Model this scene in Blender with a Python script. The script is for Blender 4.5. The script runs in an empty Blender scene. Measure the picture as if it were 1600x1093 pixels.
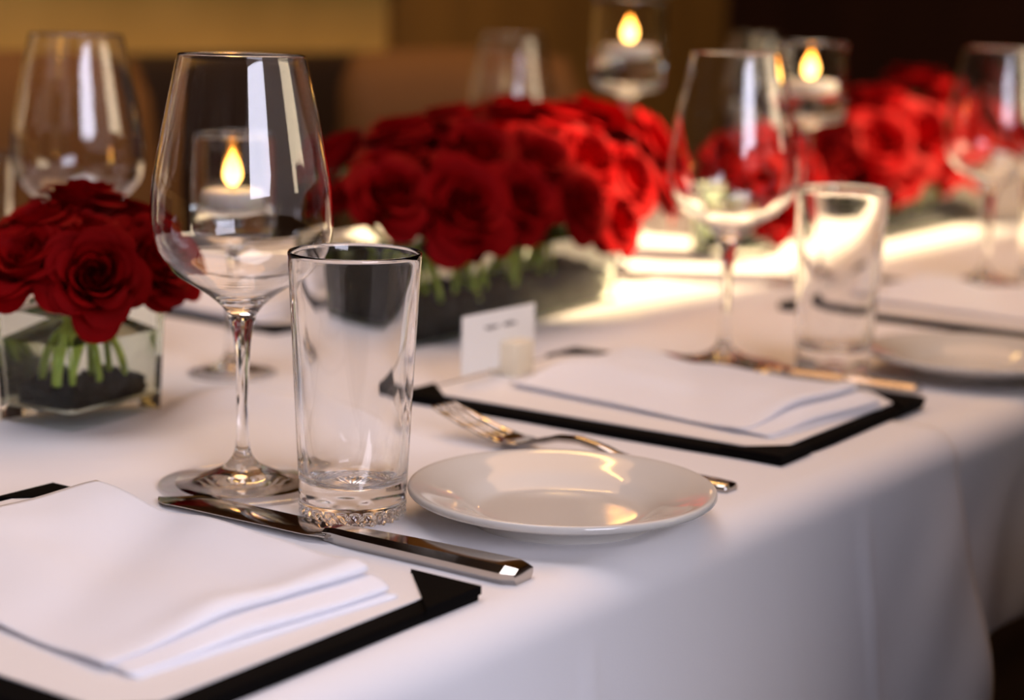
import bpy, bmesh, math, random
from mathutils import Vector, Matrix, noise
pi = math.pi
S = bpy.context.scene
COL = S.collection
TZ = 0.75            # height of the table top (top of the cloth)

# ---------------------------------------------------------------- camera
cam_d = bpy.data.cameras.new('camera')
cam = bpy.data.objects.new('camera', cam_d); COL.objects.link(cam)
cam_d.sensor_width = 36.0; cam_d.sensor_fit = 'HORIZONTAL'; cam_d.lens = 65.73
rt, up, fw = Vector((0.59881, -0.80053, 0.02395)), Vector((0.13203, 0.12816, 0.98293)), Vector((0.78994, 0.58542, -0.18244))
cam.matrix_world = Matrix(((rt.x, up.x, -fw.x, -0.65498), (rt.y, up.y, -fw.y, -0.44102), (rt.z, up.z, -fw.z, TZ + 0.25), (0, 0, 0, 1)))
cam_d.clip_start = 0.02
cam_d.dof.use_dof = True; cam_d.dof.focus_distance = 0.875; cam_d.dof.aperture_fstop = 4.7
S.camera = cam

# ---------------------------------------------------------------- world, sun, windows, exposure
S.view_settings.view_transform = 'Standard'; S.view_settings.look = 'None'
S.view_settings.gamma = 1.0; S.view_settings.use_curve_mapping = False
S.view_settings.exposure = 0.0
w = bpy.data.worlds.new('world'); S.world = w; w.use_nodes = True
w.node_tree.nodes['Background'].inputs[0].default_value = (0.75, 0.82, 1.0, 1)
w.node_tree.nodes['Background'].inputs[1].default_value = 1.0

def lamp(name, kind, loc, target, energy, color, **kw):
    d = bpy.data.lights.new(name, kind); d.energy = energy; d.color = color
    for k, v in kw.items(): setattr(d, k, v)
    o = bpy.data.objects.new(name, d); COL.objects.link(o)
    o.location = loc
    o.rotation_euler = (Vector(target) - Vector(loc)).to_track_quat('-Z', 'Y').to_euler()
    return o
lamp('sun', 'SUN', (4, -6, 4.0), (4 - 0.50, -6 + 0.78, 4.0 - 0.585), 29.0, (1.0, 0.72, 0.40), angle=0.02)
# daylight in the two openings of the front wall, behind the camera
lamp('window_light_cool', 'AREA', (-0.87, -1.92, 1.65), (-0.87, 0, 1.65), 46, (0.84, 0.82, 1.0), shape='RECTANGLE', size=1.24, size_y=0.94)
lamp('window_light_warm', 'AREA', (1.67, -1.92, 1.60), (1.67, 0, 1.60), 20, (1.0, 0.80, 0.55), shape='RECTANGLE', size=1.28, size_y=0.84)
# broad warm overhead fill, added to warm the farther table top
lamp('warm_overhead_fill', 'AREA', (1.25, 0.7, 2.90), (1.25, 0.7, 0), 27, (1.0, 0.52, 0.24), shape='DISK', size=2.2)
lamp('table_top_fill', 'AREA', (-0.30, 0.40, 2.76), (-0.30, 0.40, 0), 15.5, (1.0, 0.90, 0.94), shape='SQUARE', size=1.0)  # unseen soft source added under the ceiling to light the table top
# unseen strip light added to brighten the painted wall
lamp('wall_fill', 'AREA', (1.3, 1.25, 2.6), (1.4, 1.8, 1.2), 8.0, (1.0, 0.60, 0.15), shape='RECTANGLE', size=1.0, size_y=0.08)

# ---------------------------------------------------------------- helpers
def link(o, parent=None):
    COL.objects.link(o)
    if parent: o.parent = parent
    return o
def mesh_obj(name, verts, faces, mat, parent=None, smooth=True, loc=None):
    me = bpy.data.meshes.new(name); me.from_pydata([tuple(v) for v in verts], [], faces)
    me.update()
    if smooth: me.polygons.foreach_set('use_smooth', [True] * len(me.polygons))
    if mat: me.materials.append(mat)
    o = bpy.data.objects.new(name, me); link(o, parent)
    if loc: o.location = loc
    return o
def empty(name, loc=(0, 0, 0), rz=0.0):
    o = bpy.data.objects.new(name, None); link(o)
    o.empty_display_size = 0.02
    o.location = loc; o.rotation_euler = (0, 0, rz)
    return o
def tag(o, label=None, cat=None, group=None, kind=None):
    if label: o['label'] = label
    if cat: o['category'] = cat
    if group: o['group'] = group
    if kind: o['kind'] = kind
    return o
def copy_tree(o, loc, rz, label, group=None):
    c = o.copy(); COL.objects.link(c)
    for ch in list(o.children):
        d = ch.copy(); COL.objects.link(d); d.parent = c
        for g in list(ch.children):
            e = g.copy(); COL.objects.link(e); e.parent = d
    c.location = loc; c.rotation_euler = (0, 0, rz); c['label'] = label
    if group: c['group'] = group
    return c
def box_vf(x0, x1, y0, y1, z0, z1):
    v = [(x0, y0, z0), (x1, y0, z0), (x1, y1, z0), (x0, y1, z0), (x0, y0, z1), (x1, y0, z1), (x1, y1, z1), (x0, y1, z1)]
    f = [(0, 3, 2, 1), (4, 5, 6, 7), (0, 1, 5, 4), (1, 2, 6, 5), (2, 3, 7, 6), (3, 0, 4, 7)]
    return v, f
def box(name, b, mat, parent=None, bevel=0.0, seg=2):
    v, f = box_vf(*b); o = mesh_obj(name, v, f, mat, parent, smooth=False)
    if bevel:
        bm = bmesh.new(); bm.from_mesh(o.data)
        bmesh.ops.bevel(bm, geom=list(bm.edges), offset=bevel, segments=seg, profile=0.5, affect='EDGES')
        bm.to_mesh(o.data); bm.free()
        o.data.polygons.foreach_set('use_smooth', [True] * len(o.data.polygons))
        try: o.data.set_sharp_from_angle(angle=math.radians(50))
        except Exception: pass
    return o
def spline(pts, n=4):
    out = []
    for i in range(len(pts) - 1):
        p0 = pts[max(i - 1, 0)]; p1 = pts[i]; p2 = pts[i + 1]; p3 = pts[min(i + 2, len(pts) - 1)]
        for k in range(n):
            t = k / n; t2 = t * t; t3 = t2 * t
            out.append(tuple(0.5 * (2 * b + (c - a) * t + (2 * a - 5 * b + 4 * c - d) * t2 + (3 * b - a - 3 * c + d) * t3) for a, b, c, d in zip(p0, p1, p2, p3)))
    out.append(tuple(pts[-1])); return out
def lathe(name, prof, mat, parent=None, seg=96, fn=None):
    verts, faces, rows = [], [], []
    for r, z in prof:
        if r < 1e-6:
            rows.append([len(verts)]); verts.append((0, 0, z))
        else:
            rows.append(list(range(len(verts), len(verts) + seg)))
            for k in range(seg):
                a = 2 * pi * k / seg
                rr, zz = (r, z) if fn is None else fn(r, z, a)
                verts.append((rr * math.cos(a), rr * math.sin(a), zz))
    for A, B in zip(rows, rows[1:]):
        for k in range(seg):
            k2 = (k + 1) % seg
            if len(A) == 1 and len(B) == 1: continue
            if len(A) == 1: faces.append((A[0], B[k2], B[k]))
            elif len(B) == 1: faces.append((A[k], A[k2], B[0]))
            else: faces.append((A[k], A[k2], B[k2], B[k]))
    return mesh_obj(name, verts, faces, mat, parent)
def tube(name, pts, radii, mat, parent=None, seg=8, cap=True, square=False):
    pts = [Vector(p) for p in pts]; verts, faces = [], []
    n = None
    for i, p in enumerate(pts):
        t = (pts[min(i + 1, len(pts) - 1)] - pts[max(i - 1, 0)]).normalized()
        if n is None:
            n = t.cross(Vector((0.3, 0.9, 0.2))).normalized()
        n = (n - t * n.dot(t)).normalized(); b = t.cross(n)
        r = radii[i] if isinstance(radii, (list, tuple)) else radii
        for k in range(seg):
            a = 2 * pi * k / seg
            verts.append(p + n * (r * math.cos(a)) + b * (r * math.sin(a)))
    for i in range(len(pts) - 1):
        for k in range(seg):
            a, b2 = i * seg + k, i * seg + (k + 1) % seg
            faces.append((a, b2, b2 + seg, a + seg))
    if cap:
        faces.append(tuple(range(seg))[::-1]); faces.append(tuple(range((len(pts) - 1) * seg, len(pts) * seg)))
    return mesh_obj(name, verts, faces, mat, parent)
def grid_faces(nu, nv, base=0):
    return [(base + i * nv + j, base + (i + 1) * nv + j, base + (i + 1) * nv + j + 1, base + i * nv + j + 1) for i in range(nu - 1) for j in range(nv - 1)]
def smst(a, b, x):
    t = min(1.0, max(0.0, (x - a) / (b - a))); return t * t * (3 - 2 * t)

# ---------------------------------------------------------------- materials
def principled(name, col, rough=0.5, metal=0.0, **kw):
    m = bpy.data.materials.new(name); m.use_nodes = True
    b = m.node_tree.nodes['Principled BSDF']
    b.inputs['Base Color'].default_value = (*col, 1); b.inputs['Roughness'].default_value = rough; b.inputs['Metallic'].default_value = metal
    for k, v in kw.items(): b.inputs[k.replace('_', ' ')].default_value = v
    return m
def nodes_of(m): return m.node_tree.nodes, m.node_tree.links, m.node_tree.nodes['Principled BSDF']
def add_noise_color(m, c1, c2, scale, detail=4, coord='Object', stretch=None):
    N, L, b = nodes_of(m)
    tc = N.new('ShaderNodeTexCoord'); no = N.new('ShaderNodeTexNoise'); no.inputs['Scale'].default_value = scale; no.inputs['Detail'].default_value = detail
    ra = N.new('ShaderNodeValToRGB'); ra.color_ramp.elements[0].color = (*c1, 1); ra.color_ramp.elements[1].color = (*c2, 1)
    ra.color_ramp.elements[0].position = 0.35; ra.color_ramp.elements[1].position = 0.65
    src = tc.outputs[coord]
    if stretch:
        mp = N.new('ShaderNodeMapping'); mp.inputs['Scale'].default_value = stretch; L.new(src, mp.inputs['Vector']); src = mp.outputs['Vector']
    L.new(src, no.inputs['Vector']); L.new(no.outputs['Fac'], ra.inputs['Fac']); L.new(ra.outputs['Color'], b.inputs['Base Color'])
    return no
def add_bump(m, scale, strength, dist=0.001, kind='noise'):
    N, L, b = nodes_of(m)
    tc = N.new('ShaderNodeTexCoord'); no = N.new('ShaderNodeTexNoise'); no.inputs['Scale'].default_value = scale; no.inputs['Detail'].default_value = 3
    bu = N.new('ShaderNodeBump'); bu.inputs['Strength'].default_value = strength; bu.inputs['Distance'].default_value = dist
    L.new(tc.outputs['Object'], no.inputs['Vector']); L.new(no.outputs['Fac'], bu.inputs['Height']); L.new(bu.outputs['Normal'], b.inputs['Normal'])

def glass_mat(name, col=(1, 1, 1), ior=1.5, rough=0.0):
    m = bpy.data.materials.new(name); m.use_nodes = True; nt = m.node_tree
    nt.nodes.remove(nt.nodes['Principled BSDF'])
    g = nt.nodes.new('ShaderNodeBsdfGlass'); g.inputs['Color'].default_value = (*col, 1); g.inputs['IOR'].default_value = ior; g.inputs['Roughness'].default_value = rough
    nt.links.new(g.outputs[0], nt.nodes['Material Output'].inputs['Surface'])
    return m
GLASS = glass_mat('clear_glass')
GLASS_V = glass_mat('vase_glass', (0.98, 1.0, 0.98), 1.24)
WATER_V = glass_mat('vase_water', (0.98, 1.0, 0.98), 1.22)
WATER = glass_mat('water', (0.98, 1.0, 0.98), 1.33)
CLOTH = principled('white_linen', (0.80, 0.785, 0.80), 0.85, Sheen_Weight=0.15); add_bump(CLOTH, 900, 0.12, 0.0004)
NAPKIN = principled('napkin_cotton', (0.84, 0.84, 0.89), 0.9, Sheen_Weight=0.2); add_bump(NAPKIN, 1100, 0.1, 0.0004)
PAPER = principled('menu_paper', (0.82, 0.80, 0.80), 0.7)
CARD = principled('card_paper', (0.88, 0.85, 0.80), 0.6)
INK = principled('ink', (0.12, 0.10, 0.08), 0.6)
CREAM = principled('cream_wood', (0.82, 0.72, 0.54), 0.6)
LEATHER = principled('black_leatherette', (0.003, 0.0025, 0.0025), 0.7, Specular_IOR_Level=0.03); add_bump(LEATHER, 700, 0.3, 0.0006)
CERAMIC = principled('glazed_stoneware', (0.66, 0.63, 0.58), 0.07)
STEEL = principled('polished_steel', (0.50, 0.46, 0.42), 0.09, 1.0)
STEM = principled('stem_green', (0.16, 0.30, 0.035), 0.45); add_noise_color(STEM, (0.24, 0.36, 0.02), (0.50, 0.60, 0.06), 60)
LEAF = principled('leaf_green', (0.06, 0.16, 0.02), 0.5)
GRAVEL = principled('black_gravel', (0.010, 0.009, 0.010), 0.8, Specular_IOR_Level=0.0); add_noise_color(GRAVEL, (0.001, 0.001, 0.0012), (0.006, 0.0055, 0.006), 90)
WAX = principled('white_wax', (0.85, 0.82, 0.76), 0.45, Subsurface_Weight=0.3, Subsurface_Radius=(0.02, 0.012, 0.006), Subsurface_Scale=0.3)
WICK = principled('wick', (0.02, 0.015, 0.01), 0.8)
def emission_mat(name, col, s):
    m = bpy.data.materials.new(name); m.use_nodes = True; nt = m.node_tree; nt.nodes.remove(nt.nodes['Principled BSDF'])
    e = nt.nodes.new('ShaderNodeEmission'); e.inputs[0].default_value = (*col, 1); e.inputs[1].default_value = s
    nt.links.new(e.outputs[0], nt.nodes['Material Output'].inputs['Surface']); return m
FLAME = emission_mat('candle_flame', (1.0, 0.50, 0.09), 14.0)
_nt = FLAME.node_tree; _tc = _nt.nodes.new('ShaderNodeTexCoord'); _sp = _nt.nodes.new('ShaderNodeSeparateXYZ'); _mr = _nt.nodes.new('ShaderNodeMapRange'); _ra = _nt.nodes.new('ShaderNodeValToRGB')
_mr.inputs['From Min'].default_value = 0.018; _mr.inputs['From Max'].default_value = 0.043      # a flame is whiter at its base, orange at its tip
_ra.color_ramp.elements[0].color = (1.0, 0.62, 0.16, 1); _ra.color_ramp.elements[1].color = (1.0, 0.26, 0.015, 1)
_nt.links.new(_tc.outputs['Object'], _sp.inputs[0]); _nt.links.new(_sp.outputs['Z'], _mr.inputs['Value']); _nt.links.new(_mr.outputs[0], _ra.inputs[0])
_nt.links.new(_ra.outputs[0], [n for n in _nt.nodes if n.type == 'EMISSION'][0].inputs[0])
def rose_mat():
    m = principled('rose_petal', (0.24, 0.001, 0.003), 0.62, Specular_IOR_Level=0.04)
    N, L, b = nodes_of(m);
    add_noise_color(m, (0.14, 0.0005, 0.0012), (0.23, 0.0008, 0.002), 45, 3)
    tr = N.new('ShaderNodeBsdfTranslucent'); tr.inputs['Color'].default_value = (0.42, 0.001, 0.002, 1)
    mx = N.new('ShaderNodeMixShader'); mx.inputs[0].default_value = 0.12
    L.new(b.outputs[0], mx.inputs[1]); L.new(tr.outputs[0], mx.inputs[2]); L.new(mx.outputs[0], N['Material Output'].inputs['Surface'])
    return m
ROSE = rose_mat()
TAN = principled('ochre_plaster', (0.46, 0.27, 0.06), 0.8); add_noise_color(TAN, (0.36, 0.20, 0.035), (0.54, 0.31, 0.07), 2.2, 3)
BROWNP = principled('brown_panelling', (0.16, 0.075, 0.02), 0.55); add_noise_color(BROWNP, (0.12, 0.054, 0.007), (0.18, 0.083, 0.012), 6, 4, stretch=(1, 1, 0.12))
DARKP = principled('dark_panelling', (0.014, 0.005, 0.002), 0.8, Specular_IOR_Level=0.1); add_noise_color(DARKP, (0.010, 0.003, 0.001), (0.016, 0.005, 0.002), 6, 4, stretch=(1, 1, 0.12))
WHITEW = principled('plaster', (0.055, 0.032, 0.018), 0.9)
FLOORM = principled('dark_floorboards', (0.035, 0.018, 0.010), 0.45); add_noise_color(FLOORM, (0.02, 0.010, 0.006), (0.05, 0.026, 0.014), 5, 4, stretch=(0.15, 2, 1))
BROWNL = principled('brown_leather', (0.13, 0.055, 0.014), 0.7, Specular_IOR_Level=0.2); add_bump(BROWNL, 300, 0.2, 0.001)
DARKL = principled('dark_leather', (0.022, 0.011, 0.006), 0.45); add_bump(DARKL, 300, 0.2, 0.001)
DARKW = principled('dark_wood', (0.03, 0.014, 0.007), 0.4); add_noise_color(DARKW, (0.02, 0.009, 0.004), (0.045, 0.02, 0.01), 8, 4, stretch=(0.2, 1, 1))

# ---------------------------------------------------------------- the room
XL, XR, YF, YB, ZC = -3.0, 3.14, -1.90, 1.80, 3.00
def struct(name, boxes, mat):
    v, f = [], []
    for b in boxes:
        bv, bf = box_vf(*b); o = len(v); v += bv; f += [tuple(i + o for i in q) for q in bf]
    o = mesh_obj(name, v, f, mat, smooth=False); o['kind'] = 'structure'; return o
struct('floor', [(XL - .1, XR + .1, YF - .1, YB + .1, -0.1, 0.0)], FLOORM)
struct('ceiling', [(XL - .1, XR + .1, YF - .1, YB + .1, ZC, ZC + 0.1)], WHITEW)
struct('wall_back', [(XL - .1, 1.965, YB, YB + .1, 0, ZC)], TAN)
struct('trim_1', [(1.965, XR + .1, YB - 0.02, YB + .1, 0, ZC)], BROWNP)
struct('reflection_mask', [(XL, 1.965, YB - 0.03, YB, 1.03, ZC)], DARKP)  # unseen dark panel added so the steel reflects less of the bright wall
struct('wall_left', [(XL - .1, XL, YF, YB, 0, ZC)], WHITEW)
W1, W2, WZ0, WZ1, WS = (-1.50, -0.24), (1.00, 3.06), 1.16, 2.14, 2.78
struct('wall_front', [(XL, W1[0], YF - .1, YF, 0, ZC), (W1[1], W2[0], YF - .1, YF, 0, ZC), (W2[1], XR, YF - .1, YF, 0, ZC),
                      (W1[0], W1[1], YF - .1, YF, 0, WZ0), (W1[0], W1[1], YF - .1, YF, WZ1, ZC),
                      (W2[0], W2[1], YF - .1, YF, 0, WZ0), (W2[0], W2[1], YF - .1, YF, WS, ZC)], WHITEW)
struct('wall_right', [(XR, XR + .1, YF, YB, 0, ZC)], DARKP)
# second window: unseen panels added to crop the sun patch, open at upper right
struct('sun_mask', [(W2[0], W2[1], YF - .1, YF - .06, WZ0, 2.535), (W2[0], 2.10, YF - .1, YF - .06, 2.535, WS)], WHITEW)
# ---------------------------------------------------------------- furniture
tb = empty('dining_table', (0.6, 0.425, 0)); tag(tb, 'long dining table hidden under the white tablecloths', 'table')
box('tabletop', (-1.95, 1.95, -0.408, 0.408, TZ - 0.045, TZ - 0.0065), DARKW, tb)
for sx in (-1.8, 1.8):
    for sy in (-0.36, 0.36):
        box('leg', (sx - .03, sx + .03, sy - .03, sy + .03, 0, TZ - 0.045), DARKW, tb)

def wrinkle(x, y):
    h = 0.0
    # raised fold of the cloth behind the wine glass
    def seg(px, py, ax, ay, bx, by):
        dx, dy = bx - ax, by - ay; t = max(0, min(1, ((px - ax) * dx + (py - ay) * dy) / (dx * dx + dy * dy)))
        return math.hypot(px - ax - t * dx, py - ay - t * dy), t
    pl = [(0.115, 0.384), (0.15, 0.382), (0.163, 0.365), (0.162, 0.325), (0.156, 0.27), (0.15, 0.20)]
    best = 9; s = 0
    for i in range(len(pl) - 1):
        d, t = seg(x, y, *pl[i], *pl[i + 1])
        if d < best: best, s = d, (i + t) / (len(pl) - 1)
    wd = 0.024 if (x < 0.162 and y < 0.380) else 0.006
    h += 0.0105 * math.exp(-(best / wd) ** 2) * smst(0.070, 0.135, x) * smst(0.19, 0.27, y)
    # ironed creases
    for a, b, wdt, amp in (((0.05, 0.30), (0.0, -0.03), 0.0018, 0.0008), ((0.285, 0.04), (0.27, -0.03), 0.0025, 0.0009)):
        d, t = seg(x, y, *a, *b); h += amp * math.exp(-(d / wdt) ** 2)
    h += 0.0007 * noise.noise(Vector((x * 9, y * 9, 3.1))) + 0.0004 * noise.noise(Vector((x * 25, y * 25, 7.7)))
    return h
def cloth(name, x0, x1, drop, step, dz, label, seed, out_end=None, out_start=None, group=None):
    R = 0.020; ys = []
    yb, yf = 0.85, 0.0
    prof = []                                  # (y, z, nx_y, nx_z, amount of drop)
    nd = 26
    for k in range(nd + 1):
        t = 1 - k / nd; prof.append((yb, -R - (drop - R) * t, 1, 0, t))
    for k in range(1, 8):
        a = pi / 2 * k / 8; prof.append((yb - R + R * math.cos(a), -R + R * math.sin(a), math.cos(a), math.sin(a), 0))
    nt = 170
    for k in range(nt + 1):
        prof.append((yb - R + (yf + R - yb + R) * k / nt, 0, 0, 1, 0))
    for k in range(1, 12):
        a = pi / 2 * (1 - k / 12); prof.append((yf + R - R * math.cos(a), -R + R * math.sin(a), -math.cos(a), math.sin(a), 0))
    for k in range(nd + 1):
        t = k / nd; prof.append((yf, -R - (drop - R) * t, -1, 0, t))
    nx = int(round((x1 - x0) / step)) + 1
    verts = []
    for i in range(nx):
        x = x0 + (x1 - x0) * i / (nx - 1)
        for (y, z, ny, nz, t) in prof:
            d = 0.0; xx = x
            if t > 0:
                f = smst(0.0, 1.0, t)
                sgn = noise.noise(Vector((x * 3.0 + seed, 0.3 * t, 5.2))) * 0.010 + noise.noise(Vector((x * 9.0 + seed, 0.5 * t, 1.2))) * 0.004
                d = f * (0.016 + sgn)
                if out_end is not None: d += f ** 0.6 * out_end * smst(x1 - 0.10, x1, x)
                # creases running down the drop
                for cx, am in ((0.0, 0.0022), (0.272, 0.0035), (0.18, 0.0008)):
                    d += am * math.exp(-((x - cx - 0.012 * t) / 0.004) ** 2) * min(1, t * 6)
                # diagonal pull wrinkles
                d += 0.0016 * math.sin((x * 0.8 - (z) * 0.6) * 95 + 1.2) * smst(0.25, 0.38, x) * (1 - smst(0.5, 0.62, x)) * smst(0.0, 0.4, t)
            h = wrinkle(x, y) if t == 0 else wrinkle(x, y) * (1 - t) * 0.5
            if name_off[0]: h *= 1.0
            verts.append((xx, y + ny * (h + d) , z + nz * h + dz))
    o = mesh_obj(name, verts, grid_faces(nx, len(prof)), CLOTH)
    o.location = (0, 0, TZ)
    md = o.modifiers.new('thickness', 'SOLIDIFY'); md.thickness = 0.0011; md.offset = 1.0 if False else -1.0
    tag(o, label, 'tablecloth', group)
    return o
name_off = [0]
c1 = cloth('tablecloth', -1.3, 0.397, 0.175, 0.006, 0.0, 'white tablecloth under the near place setting, its hem overlapping the farther cloth', 0.0, out_end=0.020)
c2 = cloth('tablecloth', 0.36, 2.55, 0.132, 0.010, -0.0022, 'white tablecloth on the farther half of the table, tucked under the near cloth', 4.0)

def chair(loc, rz, label, mat, w=0.44, top=0.935):
    t = empty('dining_chair', loc, rz); tag(t, label, 'chair', 'chairs across the table' if loc[1] > 0 else 'unseen chairs shading the near drop')
    box('seat', (-w / 2, w / 2, -0.22, 0.22, 0.40, 0.47), mat, t, 0.02, 3)
    v, f = [], []
    nu, nv = 15, 13
    for side in (0, 1):
        for i in range(nu):
            for j in range(nv):
                u = -1 + 2 * i / (nu - 1); q = j / (nv - 1)
                z = 0.42 + q * (top - 0.42) - 0.012 * u * u * q
                wd = w / 2 * (1 - 0.05 * q) * (1 - 0.10 * max(0, (q - 0.9) / 0.1) ** 2)
                y = 0.20 + 0.07 * q + 0.02 * u * u * -1
                th = 0.03 * (1 - abs(u) ** 6) ** 0.5 * (1 - (2 * abs(q - .5)) ** 8) ** 0.5 + 0.004
                v.append((u * wd, y + (th if side else -th), z))
    n = nu * nv
    fa = grid_faces(nu, nv); f = [q[::-1] for q in fa] + [tuple(k + n for k in q) for q in fa]
    for i in range(nu - 1):
        f.append((i * nv, (i + 1) * nv, n + (i + 1) * nv, n + i * nv)); a = nv - 1
        f.append((i * nv + a, n + i * nv + a, n + (i + 1) * nv + a, (i + 1) * nv + a))
    for j in range(nv - 1):
        f.append((j, n + j, n + j + 1, j + 1)); a = (nu - 1) * nv
        f.append((a + j, a + j + 1, n + a + j + 1, n + a + j))
    mesh_obj('backrest', v, f, mat, t)
    for sx in (-1, 1):
        for sy in (-1, 1):
            x, y = sx * (w / 2 - 0.03), sy * 0.19
            tube('leg', [(x, y, 0.41), (x * 1.02, y * 1.04, 0.0)], [0.02, 0.013], DARKW, t, 10)
    return t
chair((0.70, 0.98, 0), 0.02, 'brown leather chair seen through the nearest wine glass', BROWNL, 0.36)
chair((1.28, 1.04, 0), -0.75, 'brown leather chair right of the nearest wine glass, above the long roses', BROWNL, 0.36)
chair((0.12, -0.38, 0), pi, 'unseen dark chair added at the near edge to shade the hanging cloth, the nearer one', DARKL, 0.54, 1.14)  # added out of view, its tall back keeps window light off the drop
chair((0.76, -0.38, 0), pi, 'unseen dark chair added at the near edge to shade the hanging cloth, the farther one', DARKL, 0.54, 1.14)  # second added blocker, against the warm window light
bq = empty('banquette', (0.35, 1.66, 0)); tag(bq, 'dark leather banquette running along the ochre back wall', 'banquette')
box('seat', (-1.5, 1.5, -0.28, 0.0, 0.0, 0.45), DARKL, bq, 0.03, 3)
box('backrest', (-1.5, 1.5, 0.0, 0.13, 0.0, 0.91), DARKL, bq, 0.03, 3)

# ---------------------------------------------------------------- place settings
def menu_folder(loc, rz, label):
    t = empty('menu_folder', loc, rz); tag(t, label, 'menu', 'menu folders with a napkin on them')
    hx, hy = 0.1035, 0.133
    cv = box('cover', (-hx, hx, -hy, hy, 0, 0.0058), LEATHER, t, 0.0016, 2)
    b = 0.014
    box('sheet', (-hx + b, hx - 0.003, -hy + 0.011, hy - 0.006, 0.0059, 0.0065), PAPER, t)
    for sx in (-1, 1):
        for sy in (-1, 1):
            L = 0.038
            p = [(sx * hx, sy * hy), (sx * (hx - L), sy * hy), (sx * hx, sy * (hy - L))]
            if sx * sy < 0: p = p[::-1]
            z0, z1 = 0.0036, 0.0073
            v = [(x * 1.003, y * 1.003, z0) for x, y in p] + [(x * 1.003, y * 1.003, z1) for x, y in p]
            mesh_obj('corner_strap', v, [(2, 1, 0), (3, 4, 5), (0, 1, 4, 3), (1, 2, 5, 4), (2, 0, 3, 5)], LEATHER, cv, smooth=False)
    return t
M1 = menu_folder((-0.1585, 0.150, TZ), math.radians(1.7), 'black menu folder under the napkin in the front left corner')
M2 = copy_tree(M1, (0.340, 0.1745, TZ), math.radians(2.5), 'black menu folder beyond the white bread plate, between the fork and the far knife')
M3 = copy_tree(M1, (0.848, 0.182, TZ - 0.002), math.radians(1.0), 'blurred menu folder behind the second tumbler at the right edge')
M4 = copy_tree(M1, (0.452, 0.655, TZ - 0.002), math.radians(-1.0), 'black menu folder across the table behind the nearest wine glass stem')

def napkin(loc, rz, sx, sy, steps, label, seed, folds_left=False):
    """a cotton napkin folded in a zigzag: the profile in y-z is swept along x"""
    rnd = random.Random(seed)
    th, gap = 0.0013, 0.0008
    nl = len(steps)
    path = []
    for k in range(nl):                               # from the top layer down
        z = (nl - 1 - k) * (th + gap) + th / 2
        y_fold = -sy / 2 + steps[k]; y_far = sy / 2 - 0.002 * k
        row = [y_far + (y_fold - y_far) * i / 40 for i in range(41)]
        if k % 2: row = row[::-1]
        path += [(y, z, k) for y in row]
        if k < nl - 1:                                # turn to the next layer
            y0 = row[-1]; z1 = z - (th + gap)
            sgn = -1 if k % 2 == 0 else 1
            yn = (-sy / 2 + steps[k + 1]) if sgn < 0 else sy / 2 - 0.002 * (k + 1)
            for i in range(1, 6):
                a = pi * i / 6; q = (1 - math.cos(a)) / 2
                path.append((y0 + (yn - y0) * q + sgn * 0.0035 * math.sin(a), z + (z1 - z) * q, k + q))
    nx = 46; verts = []; n = len(path)
    H = nl * (th + gap)
    def shape(x, y, z):
        f = z / H
        px, py = x / sx, y / sy
        d = 0.0055 * noise.noise(Vector((px * 2.2 + seed, py * 2.4, 0.4))) + 0.0016 * noise.noise(Vector((px * 6 + seed, py * 6, 2.4)))
        puff = 0.0042 * math.exp(-((py + 0.40) / 0.06) ** 2) * (0.7 + 0.6 * noise.noise(Vector((px * 4, seed, 1.0))))
        val = -0.0050 * math.exp(-((py - 0.02 - 0.45 * px) / 0.12) ** 2) + 0.0004 * math.exp(-((py - 0.36) / 0.12) ** 2)
        return 0.0007 + (z + f * (0.0016 + 0.7 * d + puff + val) - 0.0007) * (0.28 + 0.72 * smst(-0.5, -0.02, px)) if z > 0.0007 else z
    for i in range(nx):
        u = -1 + 2 * i / (nx - 1)
        for k in range(n):
            y, z, lay = path[k]
            x = u * sx / 2 + 0.0018 * noise.noise(Vector((y * 20, lay * 1.3, seed))) + 0.0012 * (lay - nl / 2) * (1 if u < 0 else 0.6)
            # normals for thickness
            y0, z0, _ = path[max(k - 1, 0)]; y1, z1, _ = path[min(k + 1, n - 1)]
            l = math.hypot(y1 - y0, z1 - z0) or 1
            ny, nz = -(z1 - z0) / l, (y1 - y0) / l
            yy = y + 0.0022 * noise.noise(Vector((x * 18, lay * 0.8, seed + 3)))
            verts.append((x, yy + ny * th / 2, shape(x, y, z + nz * th / 2)))
            verts.append((x, yy - ny * th / 2, shape(x, y, z - nz * th / 2)))
    faces = []
    def id(i, k, s): return (i * n + k) * 2 + s
    for i in range(nx - 1):
        for k in range(n - 1):
            faces.append((id(i, k, 0), id(i, k + 1, 0), id(i + 1, k + 1, 0), id(i + 1, k, 0)))
            faces.append((id(i, k, 1), id(i + 1, k, 1), id(i + 1, k + 1, 1), id(i, k + 1, 1)))
        for k, fl in ((0, 0), (n - 1, 1)):
            q = (id(i, k, 0), id(i + 1, k, 0), id(i + 1, k, 1), id(i, k, 1)); faces.append(q if fl == 0 else q[::-1])
    for i, fl in ((0, 1), (nx - 1, 0)):
        for k in range(n - 1):
            q = (id(i, k, 0), id(i, k + 1, 0), id(i, k + 1, 1), id(i, k, 1)); faces.append(q if fl == 0 else q[::-1])
    o = mesh_obj('folded_napkin', verts, faces, NAPKIN); o.location = loc; o.rotation_euler = (0, 0, rz)
    tag(o, label, 'napkin', 'folded napkins on the menus')
    return o
NZ = TZ + 0.0067
napkin((-0.1460, 0.141, NZ), math.radians(-4), 0.134, 0.198, (0.022, 0.017, 0.011, 0.005, 0.0), 'folded white napkin on the menu in the front left corner', 1.0)
napkin((0.348, 0.157, NZ), math.radians(-5), 0.124, 0.200, (0.028, 0.020, 0.012, 0.005, 0.0), 'folded white napkin on the menu beyond the bread plate', 5.0)
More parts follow.
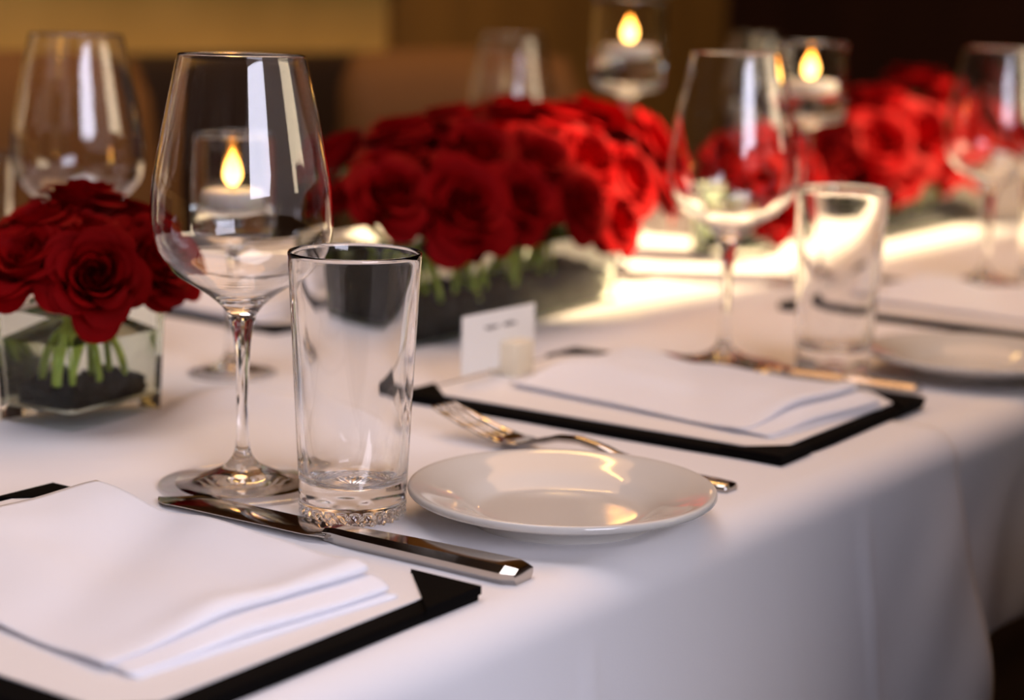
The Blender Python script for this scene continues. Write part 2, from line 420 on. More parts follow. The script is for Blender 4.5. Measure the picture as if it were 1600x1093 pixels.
napkin((0.862, 0.165, NZ - .002), math.radians(-3), 0.126, 0.195, (0.022, 0.016, 0.010, 0.004, 0.0), 'blurred folded napkin behind the second bread plate at the right edge', 8.0)
napkin((0.430, 0.655, NZ - .002), math.radians(0), 0.126, 0.190, (0.018, 0.010, 0.006, 0.002, 0.0), 'folded napkin across the table, behind the small rose vase', 11.0)

# wine glasses: one turned profile split into foot, stem and bowl
wg_out = [(0, .0052), (.0085, .0046), (.0180, .0031), (.0290, .0017), (.0385, .0008), (.0418, .0004), (.0429, .0010), (.04314, .0021), (.0424, .0031), (.0355, .0045), (.0265, .0062), (.0195, .0080), (.0138, .0103), (.0096, .0126), (.0066, .0155), (.0045, .0190), (.0036, .0232),
          (.0031, .030), (.0029, .040), (.0031, .052), (.0036, .066), (.0044, .077), (.0059, .0855),
          (.0080, .0922), (.0137, .0985), (.0229, .1052), (.0334, .1117), (.0396, .1181), (.0438, .1250), (.0457, .1335), (.0459, .1405), (.0452, .1545), (.0430, .1677), (.0397, .184), (.0364, .2004), (.0329, .2165), (.0316, .2213)]
wg_in = [(.0313, .2217), (.0309, .2219), (.0306, .2214), (.0319, .2164), (.0354, .2003), (.0387, .1839), (.0420, .1675), (.0442, .1544), (.0449, .1405), (.0447, .1338), (.0428, .1254), (.0387, .1188), (.0325, .1126), (.0222, .1064), (.0130, .1009), (.0060, .0988), (0, .0984)]
def wine_glass(loc, label):
    t = empty('wine_glass', loc); tag(t, label, 'wine glass', 'wine glasses')
    o = spline(wg_out, 4); a = 16 * 4; b = 22 * 4
    lathe('foot', o[:a + 1], GLASS, t); lathe('stem', o[a:b + 1], GLASS, t, 64); lathe('bowl', o[b:] + spline(wg_in, 4), GLASS, t)
    # matching seam normals come from the fine profile; orientation follows the profile
    return t
G1 = wine_glass((0.0163, 0.2276, TZ), 'tall clear wine glass nearest the camera, left of the front tumbler')
for (x, y, dz, lab) in ((0.486, 0.217, -.002, 'blurred wine glass beside the second tumbler, right of the long red roses'),
                        (1.005, 0.240, -.002, 'wine glass cut by the right picture edge, in front of the farthest roses'),
                        (0.207, 0.576, 0.0, 'blurred wine glass behind the small rose vase at left'),
                        (0.905, 0.724, -.002, 'faint wine glass rising behind the middle of the long red roses'),
                        (1.440, 0.740, -.002, 'very faint wine glass against the dark corner, seen above the blurred one')):
    copy_tree(G1, (x, y, TZ + dz), 0, lab)

# tumblers
tm_out = [(0, .0022), (.012, .0020), (.0195, .0012), (.0222, .0003), (.0245, .0005), (.0260, .0022), (.02665, .0055), (.02655, .0085), (.02630, .0105), (.02650, .0140), (.02760, .038), (.02960, .080), (.03120, .112), (.03215, .129)]
tm_in = [(.03222, .1305), (.03175, .1313), (.03115, .1309), (.03040, .1270), (.02870, .108), (.02620, .075), (.02410, .042), (.02300, .0265), (.02180, .0212), (.0185, .0186), (.0130, .0178), (.006, .0182), (0, .0186)]
def tumbler(loc, rz, label):
    t = empty('tumbler', loc, rz); tag(t, label, 'tumbler', 'water tumblers')
    o = spline(tm_out, 5); cut = 8 * 5
    def cutglass(r, z, a):
        # pressed pattern on the heel and the underside
        w = smst(0.0088, 0.0070, z) if z < 0.0088 else 0
        k = w * smst(0.010, 0.020, r)
        rr = r - k * 0.00095 * (0.5 + 0.5 * math.cos(26 * a + 900 * z)) - k * 0.0006 * (0.5 + 0.5 * math.cos(26 * a - 900 * z + 1.0))
        zz = z + (0.0009 * (0.5 + 0.5 * math.cos(26 * a)) * smst(0.004, 0.016, r) * smst(0.003, 0.0012, z) if z < 0.003 else 0)
        return rr, zz
    def inner(r, z, a):
        if z < 0.0225: return r, z + 0.0007 * noise.noise(Vector((r * 160 * math.cos(a), r * 160 * math.sin(a), 4.0))) * smst(0.0, 0.006, r)
        return r * (1 + 0.004 * math.cos(10 * a) * smst(0.12, 0.05, z)), z
    lathe('base', o[:cut + 1], GLASS, t, 208, cutglass)
    lathe('body', o[cut:] + spline(tm_in, 4), GLASS, t, 208, lambda r, z, a: (r, z) if r >= 0 and z < 0 else (r, z))
    return t
T1 = tumbler((0.0137, 0.1496, TZ), 0.3, 'clear tumbler in front, between the nearest wine glass and the bread plate')
for (x, y, dz, lab) in ((0.5217, 0.1489, -.002, 'blurred tumbler behind the second napkin, right of the second wine glass'),
                        (1.000, 0.176, -.002, 'tumbler cut by the right picture edge under the farthest wine glass'),
                        (0.215, 0.705, 0.0, 'tumbler cut by the left picture edge, behind the small roses')):
    copy_tree(T1, (x, y, TZ + dz), 0.7, lab)

# bread plates
pl_prof = [(0, .0022), (.032, .0020), (.0405, .0014), (.0425, .0002), (.0445, .0003), (.0455, .0035), (.0480, .0068), (.0560, .0112), (.0670, .0134), (.0732, .0141), (.0755, .0154), (.0758, .0174), (.0744, .0187), (.0700, .0178),
           (.0620, .0152), (.0520, .0117), (.0455, .0080), (.0415, .0060), (.0360, .0052), (.020, .0050), (0, .0050)]
def plate(loc, label):
    o = lathe('bread_plate', spline(pl_prof, 4), CERAMIC, None, 128); o.location = loc
    return tag(o, label, 'plate', 'bread plates')
P1 = plate((0.0750, 0.0672, TZ), 'white bread plate in the middle foreground, in sharp focus')
P2 = P1.copy(); COL.objects.link(P2); P2.location = (0.585, 0.070, TZ - .002); P2['label'] = 'blurred bread plate at the right edge behind the second tumbler'

# cutlery
def knife(loc, rz, label):
    """lies along +X: tip at 0, end of the handle at 0.218"""
    t = empty('table_knife', loc, rz); tag(t, label, 'knife', 'table knives')
    n = 44; v = []; L = 0.112
    for i in range(n):
        q = i / (n - 1); x = L * q
        top = 0.0112 * (1 - (1 - min(1, q / 0.33)) ** 2.2) * (1 - 0.10 * smst(0.55, 1, q)) - 0.0022 * smst(0.9, 1.0, q)
        bot = -0.0096 * (1 - (1 - min(1, q / 0.14)) ** 2.0) * (1 - 0.02 * q) + 0.0022 * smst(0.9, 1.0, q)
        z = 0.0042 - 0.0012 * smst(0.2, 0, q)
        h = 0.0004 + 0.0009 * smst(0.0, 0.2, q) + 0.0012 * smst(0.9, 1, q)
        for yy, hh in ((bot, 0.15), (bot * .75, .55), (0, 1.0), (top * .75, 1.0), (top, 0.85)): v.append((x, yy, z + h * hh))
        for yy, hh in ((top, 0.85), (top * .75, 1.0), (0, 1.0), (bot * .75, .55), (bot, 0.15)): v.append((x, yy, z - h * hh))
    f = []
    for i in range(n - 1):
        for k in range(10):
            a, b = i * 10 + k, i * 10 + (k + 1) % 10; f.append((a, a + 10, b + 10, b))
    f.append(tuple(range(10))); f.append(tuple(range((n - 1) * 10, n * 10))[::-1])
    bl = mesh_obj('blade', v, f, STEEL, t)
    try: bl.data.set_sharp_from_angle(angle=math.radians(30))
    except Exception: pass
    # faceted handle
    st = [(0.1095, .0060, .0036, .0030), (0.113, .0054, .0052, .0034), (0.118, .0062, .0058, .0038), (0.128, .0074, .0064, .0040), (0.150, .0087, .0069, .0043), (0.180, .0099, .0073, .0045), (0.207, .0107, .0075, .0046), (0.2120, .0107, .0074, .0046), (0.2178, .0076, .0056, .0036)]
    st = spline(st[:7], 5) + st[7:]
    v, f = [], []
    for x, hw, zt, dz in st:
        zc = 0.0046
        c = [(-hw, -0.0006), (-hw, dz * .45), (-hw * .60, dz), (hw * .60, dz), (hw, dz * .45), (hw, -0.0006), (hw * .75, -dz), (-hw * .75, -dz)]
        for y, z in c: v.append((x, y, max(0.0002, zc + z)))
    m = 8
    for i in range(len(st) - 1):
        for k in range(m):
            a, b = i * m + k, i * m + (k + 1) % m; f.append((a, b, b + m, a + m))
    f.append(tuple(range(m))[::-1]); f.append(tuple(range((len(st) - 1) * m, len(st) * m)))
    o = mesh_obj('handle', v, f, STEEL, t)
    try: o.data.set_sharp_from_angle(angle=math.radians(18))
    except Exception: pass
    return t
K1 = knife((-0.0325, 0.238, TZ), math.atan2(0.0145 - 0.238, -0.0190 + 0.0325), 'steel table knife in front of the wine glass and tumbler, beside the nearest napkin')
copy_tree(K1, (0.470, 0.286, TZ - .002), math.atan2(0.068 - 0.286, 0.489 - 0.470), 'blurred table knife between the second napkin and the second tumbler')

def fork(loc, rz, label):
    """lies along +X: tine tips at 0, end at 0.197"""
    t = empty('table_fork', loc, rz); tag(t, label, 'fork')
    zs = [(0, .0185), (.010, .0150), (.025, .0098), (.040, .0060), (.052, .0042), (.062, .0050), (.074, .0085), (.086, .0118), (.098, .0128), (.112, .0112), (.130, .0072), (.155, .0036), (.197, .0026)]
    def zat(x):
        for (a, za), (b, zb) in zip(zs, zs[1:]):
            if a <= x <= b:
                q = smst(0, 1, (x - a) / (b - a)) * .4 + .6 * (x - a) / (b - a); return za + (zb - za) * q
        return zs[-1][1]
    def strip(rows, th):
        # rows: (x, y0, y1)
        v, f = [], []; ny = 7
        for x, y0, y1 in rows:
            for s in (1, -1):
                for j in range(ny):
                    q = j / (ny - 1); y = y0 + (y1 - y0) * q
                    dish = 0.0016 * (abs(y) / 0.012) ** 2 * smst(0.075, 0.05, x) * smst(0.0, 0.03, x)
                    edge = (1 - (2 * q - 1) ** 4) ** .5 * .75 + .25
                    v.append((x, y, zat(x) + dish + s * th(x) * edge))
        n = 2 * ny
        for i in range(len(rows) - 1):
            for j in range(ny - 1):
                a = i * n + j; f.append((a, a + 1, a + n + 1, a + n)) ; b = a + ny; f.append((b, b + n, b + n + 1, b + 1))
            f.append((i * n, i * n + n, i * n + n + ny, i * n + ny)); e = ny - 1
            f.append((i * n + e, i * n + ny + e, i * n + n + ny + e, i * n + n + e))
        for i, fl in ((0, 0), (len(rows) - 1, 1)):
            for j in range(ny - 1):
                q = (i * n + j, i * n + ny + j, i * n + ny + j + 1, i * n + j + 1); f.append(q if fl == 0 else q[::-1])
        return v, f
    th = lambda x: 0.0011 + 0.0010 * smst(0.05, 0.09, x) + 0.0006 * smst(0.12, 0.19, x)
    V, F = [], []
    hw = 0.0122
    for k in range(4):
        c = (-1.5 + k) * 0.0064
        rows = []
        for i in range(15):
            x = 0.046 * i / 14; sp = c * (1 - 0.06 * (1 - i / 14)); r = 0.0011 + 0.0009 * smst(0, 0.5, i / 14)
            rows.append((x, sp - r, sp + r))
        v, f = strip(rows, th); o = len(V); V += v; F += [tuple(a + o for a in q) for q in f]
    mesh_obj('tines', V, F, STEEL, t)
    rows = []
    for x, h in spline([(0.0445, .0117), (.050, .0122), (.056, .0120), (.063, .0102), (.069, .0076), (.074, .0052), (.080, .0038), (.090, .0031), (.105, .0033), (.125, .0040), (.150, .0052), (.175, .0066), (.190, .0074), (.197, .0060)], 3):
        rows.append((x, -h, h))
    v, f = strip(rows, th); mesh_obj('handle', v, f, STEEL, t)
    return t
fork((0.1805, 0.2285, TZ), math.atan2(0.035 - 0.2285, 0.1790 - 0.1805), 'steel fork lying behind the bread plate, tines beside the black menu')

# place card
cb = box('card_holder', (-0.0112, 0.0112, -0.0112, 0.0112, 0, 0.0225), CREAM, None, 0.0008); cb.location = (0.3310, 0.2905, TZ + 0.0066); cb.rotation_euler = (0, 0, 0.06)
tag(cb, 'small cream block holding the white place card', 'card holder')
pc = empty('place_card', (0.3185, 0.2915, TZ + 0.0118), 0.02); tag(pc, 'white place card with two handwritten words, in a cream block', 'place card')
box('card', (-0.0405, 0.0405, -0.0003, 0.0003, 0, 0.0390), CARD, pc)
rnd = random.Random(4)
for cx, wd in ((-0.0085, 0.015), (0.0115, 0.014)):
    pts = []
    for i in range(60):
        q = i / 59
        amp = 0.0030 if q < 0.18 else 0.0014
        pts.append((cx - wd / 2 + wd * q + 0.0007 * math.sin(q * 44 + cx * 90), -0.0004, 0.0285 + amp * math.sin(q * 36 + 0.8) * (0.6 + 0.4 * math.sin(q * 9 + cx * 300))))
    tube('handwriting', pts, 0.00055, INK, pc, 5)

# ---------------------------------------------------------------- vases and roses
def frustum(sx, sy, z0, z1, k0, k1):
    return [(a * sx / 2 * k, b * sy / 2 * k, z) for z, k in ((z0, k0), (z1, k1)) for a, b in ((-1, -1), (1, -1), (1, 1), (-1, 1))]
FR = [(0, 3, 2, 1), (4, 5, 6, 7), (0, 1, 5, 4), (1, 2, 6, 5), (2, 3, 7, 6), (3, 0, 4, 7)]
def vase(loc, rz, sx, sy, h, label, water, gravel_h, seed, taper=0.93, base=0.010, wall=0.0038):
    kf = lambda z: taper + (1 - taper) * z / h
    vo = frustum(sx, sy, 0, h, kf(0), 1.0)
    def fr(z0, z1, ins):
        out = []
        for z in (z0, z1):
            k = kf(z)
            for a, b in ((-1, -1), (1, -1), (1, 1), (-1, 1)): out.append((a * (sx / 2 * k - ins), b * (sy / 2 * k - ins), z))
        return out
    vi = fr(base, h, wall)
    v = vo + vi
    f = [(0, 3, 2, 1), (0, 1, 5, 4), (1, 2, 6, 5), (2, 3, 7, 6), (3, 0, 4, 7)]
    f += [(8, 9, 10, 11), (8, 12, 13, 9), (9, 13, 14, 10), (10, 14, 15, 11), (11, 15, 12, 8)]
    f += [(4, 5, 13, 12), (5, 6, 14, 13), (6, 7, 15, 14), (7, 4, 12, 15)]
    o = mesh_obj('glass_vase', v, f, GLASS_V, smooth=False)
    bm = bmesh.new(); bm.from_mesh(o.data)
    bmesh.ops.bevel(bm, geom=[e for e in bm.edges], offset=0.0012, segments=3, profile=0.5, affect='EDGES')
    bm.to_mesh(o.data); bm.free()
    o.data.polygons.foreach_set('use_smooth', [True] * len(o.data.polygons))
    try: o.data.set_sharp_from_angle(angle=math.radians(60))
    except Exception: pass
    o.location = loc; o.rotation_euler = (0, 0, rz)
    tag(o, label[0], 'vase')
    wv = fr(base - 0.0002, water, wall - 0.0002)
    wo = mesh_obj('water', wv, FR, WATER_V, smooth=False); wo.location = loc; wo.rotation_euler = (0, 0, rz)
    tag(wo, label[1], 'water', kind='stuff')
    # gravel: a heap of small dark pebbles in one mesh
    rnd = random.Random(seed); bm = bmesh.new()
    ax, ay = sx / 2 * kf(0.01) - wall - 0.0045, sy / 2 * kf(0.01) - wall - 0.0045
    npb = int(sx * sy * gravel_h / (0.0065 ** 3) * 0.9)
    for i in range(npb):
        r = rnd.uniform(0.0035, 0.0058)
        m = Matrix.Translation((rnd.uniform(-ax, ax), rnd.uniform(-ay, ay), base + 0.001 + r * .8 + max(0, gravel_h - 2 * r) * rnd.random())) @ Matrix.Rotation(rnd.random() * 6, 4, 'Z') @ Matrix.Rotation(rnd.random() * 6, 4, 'X') @ Matrix.Diagonal((1, rnd.uniform(.6, .9), rnd.uniform(.6, .95), 1))
        bmesh.ops.create_icosphere(bm, subdivisions=1, radius=r, matrix=m)
    bmesh.ops.create_cube(bm, size=1.0, matrix=Matrix.Translation((0, 0, base + 0.001 + gravel_h * .34)) @ Matrix.Diagonal((1.9 * ax, 1.9 * ay, gravel_h * .68, 1)))   # dark core block added inside the heap to stop light passing through
    me = bpy.data.meshes.new('gravel'); bm.to_mesh(me); bm.free(); me.materials.append(GRAVEL)
    g = bpy.data.objects.new('gravel', me); link(g); g.location = loc; g.rotation_euler = (0, 0, rz)
    tag(g, label[2], 'gravel', kind='stuff')
    return o
def bloom_mesh(seed, openness=1.0):
    rnd = random.Random(seed); V, F = [], []
    nu, nv = 11, 10
    def petal(phi0, wid, r0, r1, rtop, h, curl, tilt, seedn):
        base = len(V)
        for i in range(nu):
            s = -1 + 2 * i / (nu - 1)
            for j in range(nv):
                t = j / (nv - 1)
                tt = t * (1 - 0.20 * abs(s) ** 2.4 * t)
                w = wid * (0.42 + 0.58 * math.sin(min(1.0, tt * 1.35) * pi / 2))
                phi = phi0 + s * w
                bul = math.sin(min(tt / 0.62, 1.0) * pi / 2)
                r = r0 + (r1 - r0) * bul
                if tt > 0.55: r += (rtop - r1) * smst(0.55, 1.0, tt)
                z = h * (tt ** 1.15)
                c = max(0.0, (tt - 0.72) / 0.28)
                r += curl * c * c; z -= curl * 0.75 * c * c * c
                r += 0.055 * s + tilt * s * s * tt              # one edge tucks inside its neighbour
                nz = noise.noise(Vector((math.cos(phi) * 1.7 + seedn, math.sin(phi) * 1.7, tt * 2.3)))
                r += 0.05 * nz * tt; z += 0.05 * tt * noise.noise(Vector((s * 1.9 + seedn, tt * 2, 9.1)))
                V.append((r * math.cos(phi), r * math.sin(phi), z))
        F.extend(grid_faces(nu, nv, base))
    layers = [(2, .07, .03, .76, 0, 1.6), (3, .14, .09, .80, 0.0, 1.15), (3, .23, .18, .86, .03, 1.02), (4, .34, .31, .95, .07, .90), (4, .46, .46, 1.02, .12, .86), (5, .58, .62, 1.0, .19, .74),
              (5, .70, .80, .88, .27, .70), (5, .81, .92, .74, .26, .66), (5, .88, 1.00, .56, .30, .60)]
    ph = rnd.random() * 6
    for k, (n, r1, rtop, h, curl, wid) in enumerate(layers):
        ph += 0.9 + rnd.random() * .5
        for q in range(n):
            petal(ph + 2 * pi * q / n + rnd.uniform(-.12, .12), wid * rnd.uniform(.92, 1.1), 0.05, r1 * rnd.uniform(.95, 1.05), rtop * openness * rnd.uniform(.94, 1.06), h * rnd.uniform(.95, 1.04), curl * rnd.uniform(.6, 1.5), rnd.uniform(-.02, .03), rnd.uniform(0, 50))
    me = bpy.data.meshes.new('bloom'); me.from_pydata(V, [], F); me.update()
    me.polygons.foreach_set('use_smooth', [True] * len(me.polygons)); me.materials.append(ROSE)
    return me
def calyx_mesh():
    V, F = [], []
    for q in range(5):
        a0 = 2 * pi * q / 5; base = len(V)
        for i in range(5):
            s = -1 + i / 2
            for j in range(6):
                t = j / 5; w = 0.5 * (1 - t) ** .8; r = 0.10 + 0.62 * t; z = -0.08 + 0.10 * t - 0.30 * t * t
                V.append((r * math.cos(a0 + s * w), r * math.sin(a0 + s * w), z))
        F.extend(grid_faces(5, 6, base))
    b = len(V)                                # the hip under the bloom
    for j in range(5):
        z = -0.25 + 0.27 * j / 4; r = 0.06 + 0.12 * math.sin(pi * (0.15 + 0.55 * j / 4))
        for k in range(12): V.append((r * math.cos(2 * pi * k / 12), r * math.sin(2 * pi * k / 12), z))
    for j in range(4):
        for k in range(12): F.append((b + j * 12 + k, b + j * 12 + (k + 1) % 12, b + (j + 1) * 12 + (k + 1) % 12, b + (j + 1) * 12 + k))
    me = bpy.data.meshes.new('calyx'); me.from_pydata(V, [], F); me.update()
    me.polygons.foreach_set('use_smooth', [True] * len(me.polygons)); me.materials.append(LEAF); return me
BLOOMS = [bloom_mesh(s, o) for s, o in ((3, 1.0), (11, 1.08), (27, .95), (41, 1.04))]
CALYX = calyx_mesh()
def rose(pos, R, d, foot, label, k, group, leaf=False):
    """pos: middle of the bloom, d: where it faces, foot: where its stem ends in the gravel"""
    d = Vector(d).normalized(); pos = Vector(pos)
    basep = pos - d * (0.55 * R)
    t = empty('rose', basep); tag(t, label, 'rose', group)
    q = d.to_track_quat('Z', 'Y'); sp = (k * 1.7) % (2 * pi)
    for nm, me in (('bloom', BLOOMS[k % 4]), ('calyx', CALYX)):
        o = bpy.data.objects.new(nm, me); link(o, t)
        o.rotation_mode = 'QUATERNION'; o.rotation_quaternion = q @ Matrix.Rotation(sp, 3, 'Z').to_quaternion(); o.scale = (R * 1.08,) * 3
    p0 = Vector((0, 0, 0)) - d * (0.24 * R); p3 = Vector(foot) - basep
    p1 = p0 - d * 0.028; p2 = p3 + Vector((0, 0, 0.035))
    pts = [p0 * (1 - s) ** 3 + 3 * p1 * s * (1 - s) ** 2 + 3 * p2 * s * s * (1 - s) + p3 * s ** 3 for s in [i / 14 for i in range(15)]]
    st = tube('stem', pts, 0.0026, STEM, t, 8)
    if leaf:
        a = pts[5]; o = Vector((math.cos(k * 2.1), math.sin(k * 2.1), 0.15)); sd = o.cross(Vector((0, 0, 1))).normalized()
        V = []
        for i in range(9):
            u = i / 8
            for s in (-1, -.5, 0, .5, 1):
                V.append(a + o * (0.030 * u) + sd * (s * 0.0085 * math.sin(pi * min(1, u * 1.02)) ** .8) + Vector((0, 0, 0.003 * abs(s) - 0.008 * u * u)))
        mesh_obj('leaf', V, grid_faces(9, 5), LEAF, st)
    return t
def arrangement(centre, rz, sx, sy, roses, group, up=0.045):
    rnd = random.Random(len(roses)); cx, cy, z0 = centre
    c, s = math.cos(rz), math.sin(rz)
    for k, (x, y, z, R, lab) in enumerate(roses):
        dx, dy = x - cx, y - cy; lx = dx * c + dy * s; ly = -dx * s + dy * c
        hx = max(0.0, sx / 2 - 0.045)
        qx = max(-hx, min(hx, lx * 0.8))
        ox, oy = cx + qx * c, cy + qx * s
        d = Vector((x - ox, y - oy, (z - up) * 1.15)).normalized()
        if y < cy - 0.02: d = (d + Vector((-0.30, -0.42, -0.12))).normalized()       # the front ones lean out over the rim
        fx = max(-sx / 2 + .016, min(sx / 2 - .016, qx * 1.0 - (lx - qx) * 0.8 + rnd.uniform(-.02, .02))); fy = max(-sy / 2 + .014, min(sy / 2 - .014, -ly * .5 + rnd.uniform(-.012, .012)))
        rose((x, y, TZ + z), R, d, (cx + fx * c - fy * s, cy + fx * s + fy * c, z0 + 0.018), lab, k + len(roses), group, leaf=(k % 2 == 0))

VA = (0.0735, 0.4195, TZ)
vase(VA, math.radians(8), 0.085, 0.060, 0.068, ('small square glass vase of roses at the left edge', 'water in the small rose vase at left', 'black gravel at the bottom of the small left vase'), 0.050, 0.016, 2)
arrangement(VA, math.radians(8), 0.08, 0.056, [
    (0.0245, 0.4073, 0.1000, 0.0240, 'red rose at the left picture edge, lowest on the small vase'),
    (0.0408, 0.3690, 0.0930, 0.0240, 'dark red rose facing forward in the middle of the small vase'),
    (0.0945, 0.3800, 0.0960, 0.0240, 'red rose hanging over the right rim of the small vase, behind the wine glass'),
    (0.0877, 0.4328, 0.1270, 0.0240, 'topmost red rose of the small vase, facing up'),
    (0.0491, 0.4271, 0.1170, 0.0215, 'dark red rose at upper left of the small vase'),
    (0.1188, 0.4204, 0.1130, 0.0226, 'red rose at upper right of the small vase, touching the wine glass bowl'),
    (0.0600, 0.4020, 0.1130, 0.0200, 'dark red rose set back between the top and front roses of the small vase')], 'roses in the small vase')

VB = (0.520, 0.470, TZ - .002)
vase(VB, math.radians(5), 0.320, 0.095, 0.080, ('long glass vase under the middle red roses', 'water in the long middle vase', 'black gravel filling the bottom of the long middle vase'), 0.062, 0.030, 5, taper=0.97, base=0.004)
arrangement(VB, math.radians(5), 0.32, 0.09, [
    (0.3818, 0.4396, 0.1103, 0.0279, 'dark red rose at lower left of the long bunch, facing forward above the tumbler'),
    (0.4243, 0.4054, 0.1022, 0.0311, 'large open red rose facing forward at the front of the long bunch'),
    (0.3934, 0.4915, 0.1078, 0.0249, 'shadowed rose at the left end of the long bunch'),
    (0.4446, 0.5489, 0.1301, 0.0221, 'dark rose at the back left of the long bunch, touching the nearest wine glass bowl'),
    (0.4538, 0.4912, 0.1493, 0.0296, 'dark red rose at upper left of the long bunch'),
    (0.5315, 0.5083, 0.1569, 0.0238, 'bright red rose on top of the long bunch, left of the faint wine glass'),
    (0.4873, 0.4420, 0.1361, 0.0286, 'red rose half lit from above, over the large open rose'),
    (0.5941, 0.4940, 0.1625, 0.0233, 'scarlet rose on top of the long bunch, in front of the faint wine glass'),
    (0.4864, 0.3987, 0.1032, 0.0263, 'dark rose in front of the long bunch, right of the large open rose'),
    (0.5426, 0.4247, 0.1286, 0.0273, 'red rose in the middle of the long bunch with a dark heart'),
    (0.6258, 0.4662, 0.1561, 0.0288, 'scarlet rose on the crest of the long bunch, right of the faint wine glass'),
    (0.6793, 0.4618, 0.1545, 0.0296, 'scarlet rose on the crest of the long bunch, under the tall candle'),
    (0.6062, 0.4237, 0.1264, 0.0292, 'bright red rose right of centre in the long bunch, facing forward'),
    (0.5613, 0.3977, 0.0950, 0.0253, 'dark rose low in the long bunch above the green stems'),
    (0.6631, 0.4185, 0.1093, 0.0290, 'red rose at right of the long bunch, below the crest'),
    (0.7320, 0.4339, 0.1281, 0.0312, 'large scarlet rose at the right end of the long bunch'),
    (0.7577, 0.4392, 0.0926, 0.0261, 'scarlet rose low at the right end, beside the second wine glass bowl'),
    (0.6363, 0.4103, 0.0770, 0.0265, 'dark rose hanging low at the right of the long vase'),
    (0.4534, 0.4669, 0.1244, 0.0225, 'small dark rose tucked between the left roses of the long bunch')]
    + [(x, y, z, R, 'shaded rose deep in the long bunch, mostly hidden by the roses around it') for x, y, z, R in (
    (0.415, 0.470, 0.128, 0.026), (0.500, 0.475, 0.140, 0.028), (0.570, 0.470, 0.142, 0.028), (0.640, 0.490, 0.142, 0.028), (0.700, 0.470, 0.120, 0.028),
    (0.450, 0.440, 0.085, 0.026), (0.520, 0.430, 0.100, 0.028), (0.590, 0.430, 0.100, 0.028), (0.650, 0.440, 0.090, 0.028), (0.540, 0.520, 0.130, 0.028), (0.620, 0.520, 0.130, 0.028))], 'roses in the long middle vase')

VC = (1.030, 0.520, TZ - .002)
vase(VC, math.radians(8), 0.085, 0.075, 0.068, ('small glass vase seen under the bowl of the second wine glass', 'water in the vase behind the second wine glass', 'black gravel in the vase behind the second wine glass'), 0.050, 0.014, 7)
arrangement(VC, math.radians(8), 0.08, 0.07, [
    (0.9821, 0.5155, 0.1028, 0.0296, 'dark red rose seen at left inside the second wine glass bowl'),
    (1.0372, 0.5128, 0.1133, 0.0289, 'dark red rose seen in the middle of the second wine glass bowl'),
    (1.0560, 0.4856, 0.1076, 0.0302, 'dark red rose seen at right inside the second wine glass bowl'),
    (0.9970, 0.4696, 0.0751, 0.0282, 'bright red rose low inside the second wine glass bowl'),
    (0.9900, 0.4534, 0.0475, 0.0229, 'red rose hanging below the second wine glass bowl'),
    (1.0757, 0.4690, 0.0847, 0.0264, 'dark rose between the second wine glass and the lit candle at right')], 'roses behind the second wine glass')

VD = (1.385, 0.505, TZ - .002)
vase(VD, math.radians(2), 0.320, 0.085, 0.080, ('long glass vase under the farthest roses at right', 'water in the farthest long vase', 'black gravel in the farthest long vase'), 0.062, 0.016, 9, taper=0.97)
arrangement(VD, math.radians(2), 0.32, 0.08, [
    (1.2181, 0.5047, 0.1036, 0.0324, 'dark rose at the left end of the farthest bunch'),
    (1.3017, 0.5103, 0.1544, 0.0305, 'scarlet rose on top at the left of the farthest bunch'),
    (1.4083, 0.5093, 0.1742, 0.0316, 'scarlet rose at the very top of the farthest bunch'),
    (1.4460, 0.4838, 0.1460, 0.0304, 'scarlet rose right of the top one in the farthest bunch'),
    (1.3113, 0.4511, 0.1156, 0.0359, 'large scarlet rose facing forward in the middle of the farthest bunch'),
    (1.2348, 0.4670, 0.1094, 0.0337, 'dark shaded rose at the front left of the farthest bunch'),
    (1.2052, 0.4785, 0.0731, 0.0293, 'dark red rose low at the left of the farthest bunch'),
    (1.2608, 0.4558, 0.0765, 0.0298, 'red rose low in the middle of the farthest bunch, above the second tumbler'),
    (1.4347, 0.4549, 0.1141, 0.0331, 'scarlet rose left of the farthest wine glass bowl'),
    (1.5367, 0.4587, 0.1293, 0.0343, 'scarlet rose seen through the farthest wine glass'),
    (1.5204, 0.4218, 0.1050, 0.0324, 'scarlet rose above the bowl bottom of the farthest wine glass'),
    (1.3567, 0.4474, 0.0812, 0.0278, 'red rose low at right above the green stems of the farthest vase'),
    (1.6068, 0.4779, 0.1658, 0.0320, 'dim red rose at the right end of the farthest bunch')]
    + [(x, y, z, R, 'red rose deep in the farthest bunch, blurred among the others') for x, y, z, R in (
    (1.300, 0.490, 0.120, 0.033), (1.370, 0.480, 0.125, 0.034), (1.450, 0.490, 0.110, 0.034), (1.400, 0.450, 0.100, 0.030), (1.260, 0.490, 0.125, 0.031), (1.480, 0.460, 0.085, 0.030))], 'roses in the farthest vase')

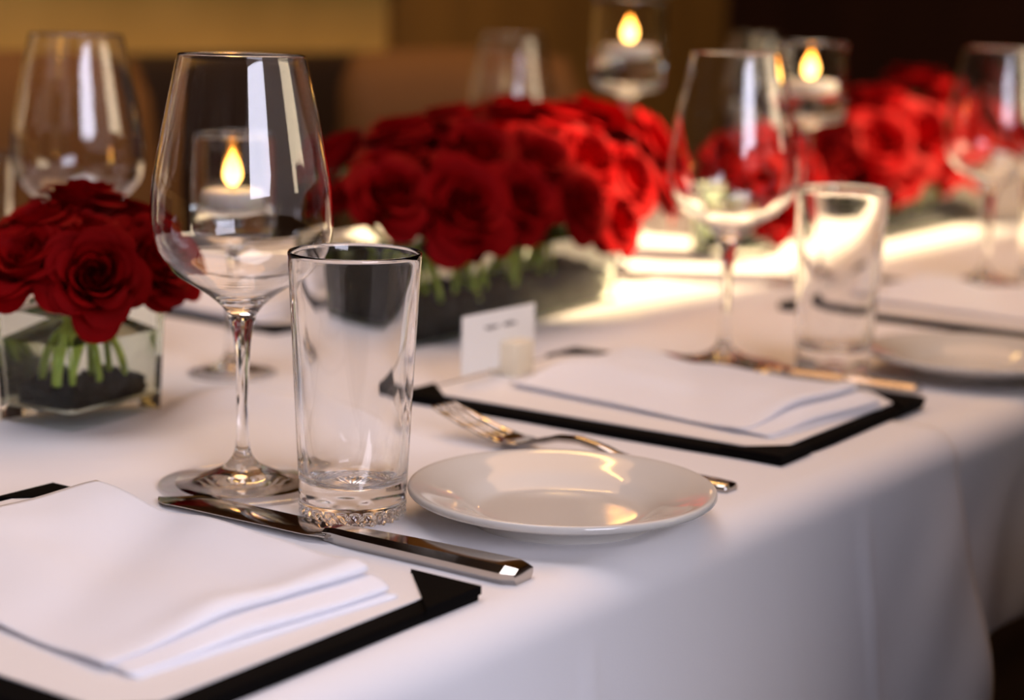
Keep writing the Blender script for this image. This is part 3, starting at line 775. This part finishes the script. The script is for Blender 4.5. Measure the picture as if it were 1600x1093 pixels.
# ---------------------------------------------------------------- candles in stemmed glasses
def candle(loc, r, hb, ht, label, lab2, lab3):
    t = empty('candle_holder', loc); tag(t, label, 'candle holder')
    zb = ht - hb
    foot = [(0, .0050), (.010, .0042), (.020, .0026), (r * .93, .0004), (r * .98, .0014), (r * .93, .0026), (.018, .0048), (.009, .0085), (.0052, .0140)]
    stem = [(.0052, .0140), (.0042, .022), (.0040, zb * .5), (.0045, zb - .012), (.0075, zb - .004)]
    bowl = [(.0075, zb - .004), (r * .55, zb), (r * .92, zb + .003), (r, zb + .010), (r, zb + hb * .5), (r, ht - .001), (r - .0009, ht), (r - .0018, ht - .001), (r - .0018, zb + hb * .5), (r - .0020, zb + .013), (r * .85, zb + .007), (r * .4, zb + .0055), (0, zb + .0055)]
    lathe('foot', spline(foot, 4), GLASS, t, 64); lathe('stem', spline(stem, 4), GLASS, t, 48); lathe('bowl', spline(bowl, 4), GLASS, t, 96)
    wl = zb + hb * 0.40
    wt = lathe('water', [(0, zb + .0053), (r * .85, zb + .0068), (r - .0018, zb + .0135), (r - .0016, wl), (0, wl)], WATER, None, 96); wt.location = loc
    tag(wt, lab3, 'water', kind='stuff')
    c = empty('floating_candle', (loc[0], loc[1], loc[2] + wl - .006)); tag(c, lab2, 'candle')
    cr = r * 0.74
    wx = lathe('wax', spline([(0, 0), (cr * .8, 0.0), (cr * .95, .004), (cr, .010), (cr * .97, .0150), (cr * .80, .0162), (cr * .5, .0152), (0, .0148)], 3), WAX, c, 64)
    tube('wick', [(0, 0, .014), (0, 0, .018), (.0006, 0, .021)], .0006, WICK, wx, 6)
    lathe('flame', spline([(0, .0185), (.0036, .0200), (.0062, .0240), (.0066, .0280), (.0048, .0335), (.0020, .0390), (0, .0425)], 4), FLAME, c, 24)
candle((0.223, 0.443, TZ), 0.0305, 0.075, 0.160, 'short stemmed candle glass behind the nearest wine glass', 'lit floating candle seen through the nearest wine glass', 'water under the candle behind the nearest wine glass')
candle((0.800, 0.512, TZ - .002), 0.0340, 0.082, 0.256, 'tall stemmed candle glass above the right of the long roses', 'lit floating candle in the tallest glass at top centre', 'water in the tallest candle glass')
candle((0.889, 0.372, TZ - .002), 0.0335, 0.072, 0.222, 'stemmed candle glass right of the second wine glass', 'lit floating candle right of the second wine glass', 'water in the candle glass right of the second wine glass')

S.cycles.use_denoising = True
S.cycles.max_bounces = 24; S.cycles.transmission_bounces = 20; S.cycles.glossy_bounces = 8; S.cycles.diffuse_bounces = 5; S.cycles.transparent_max_bounces = 16
S.cycles.sample_clamp_indirect = 6.0
S.cycles.blur_glossy = 0.5
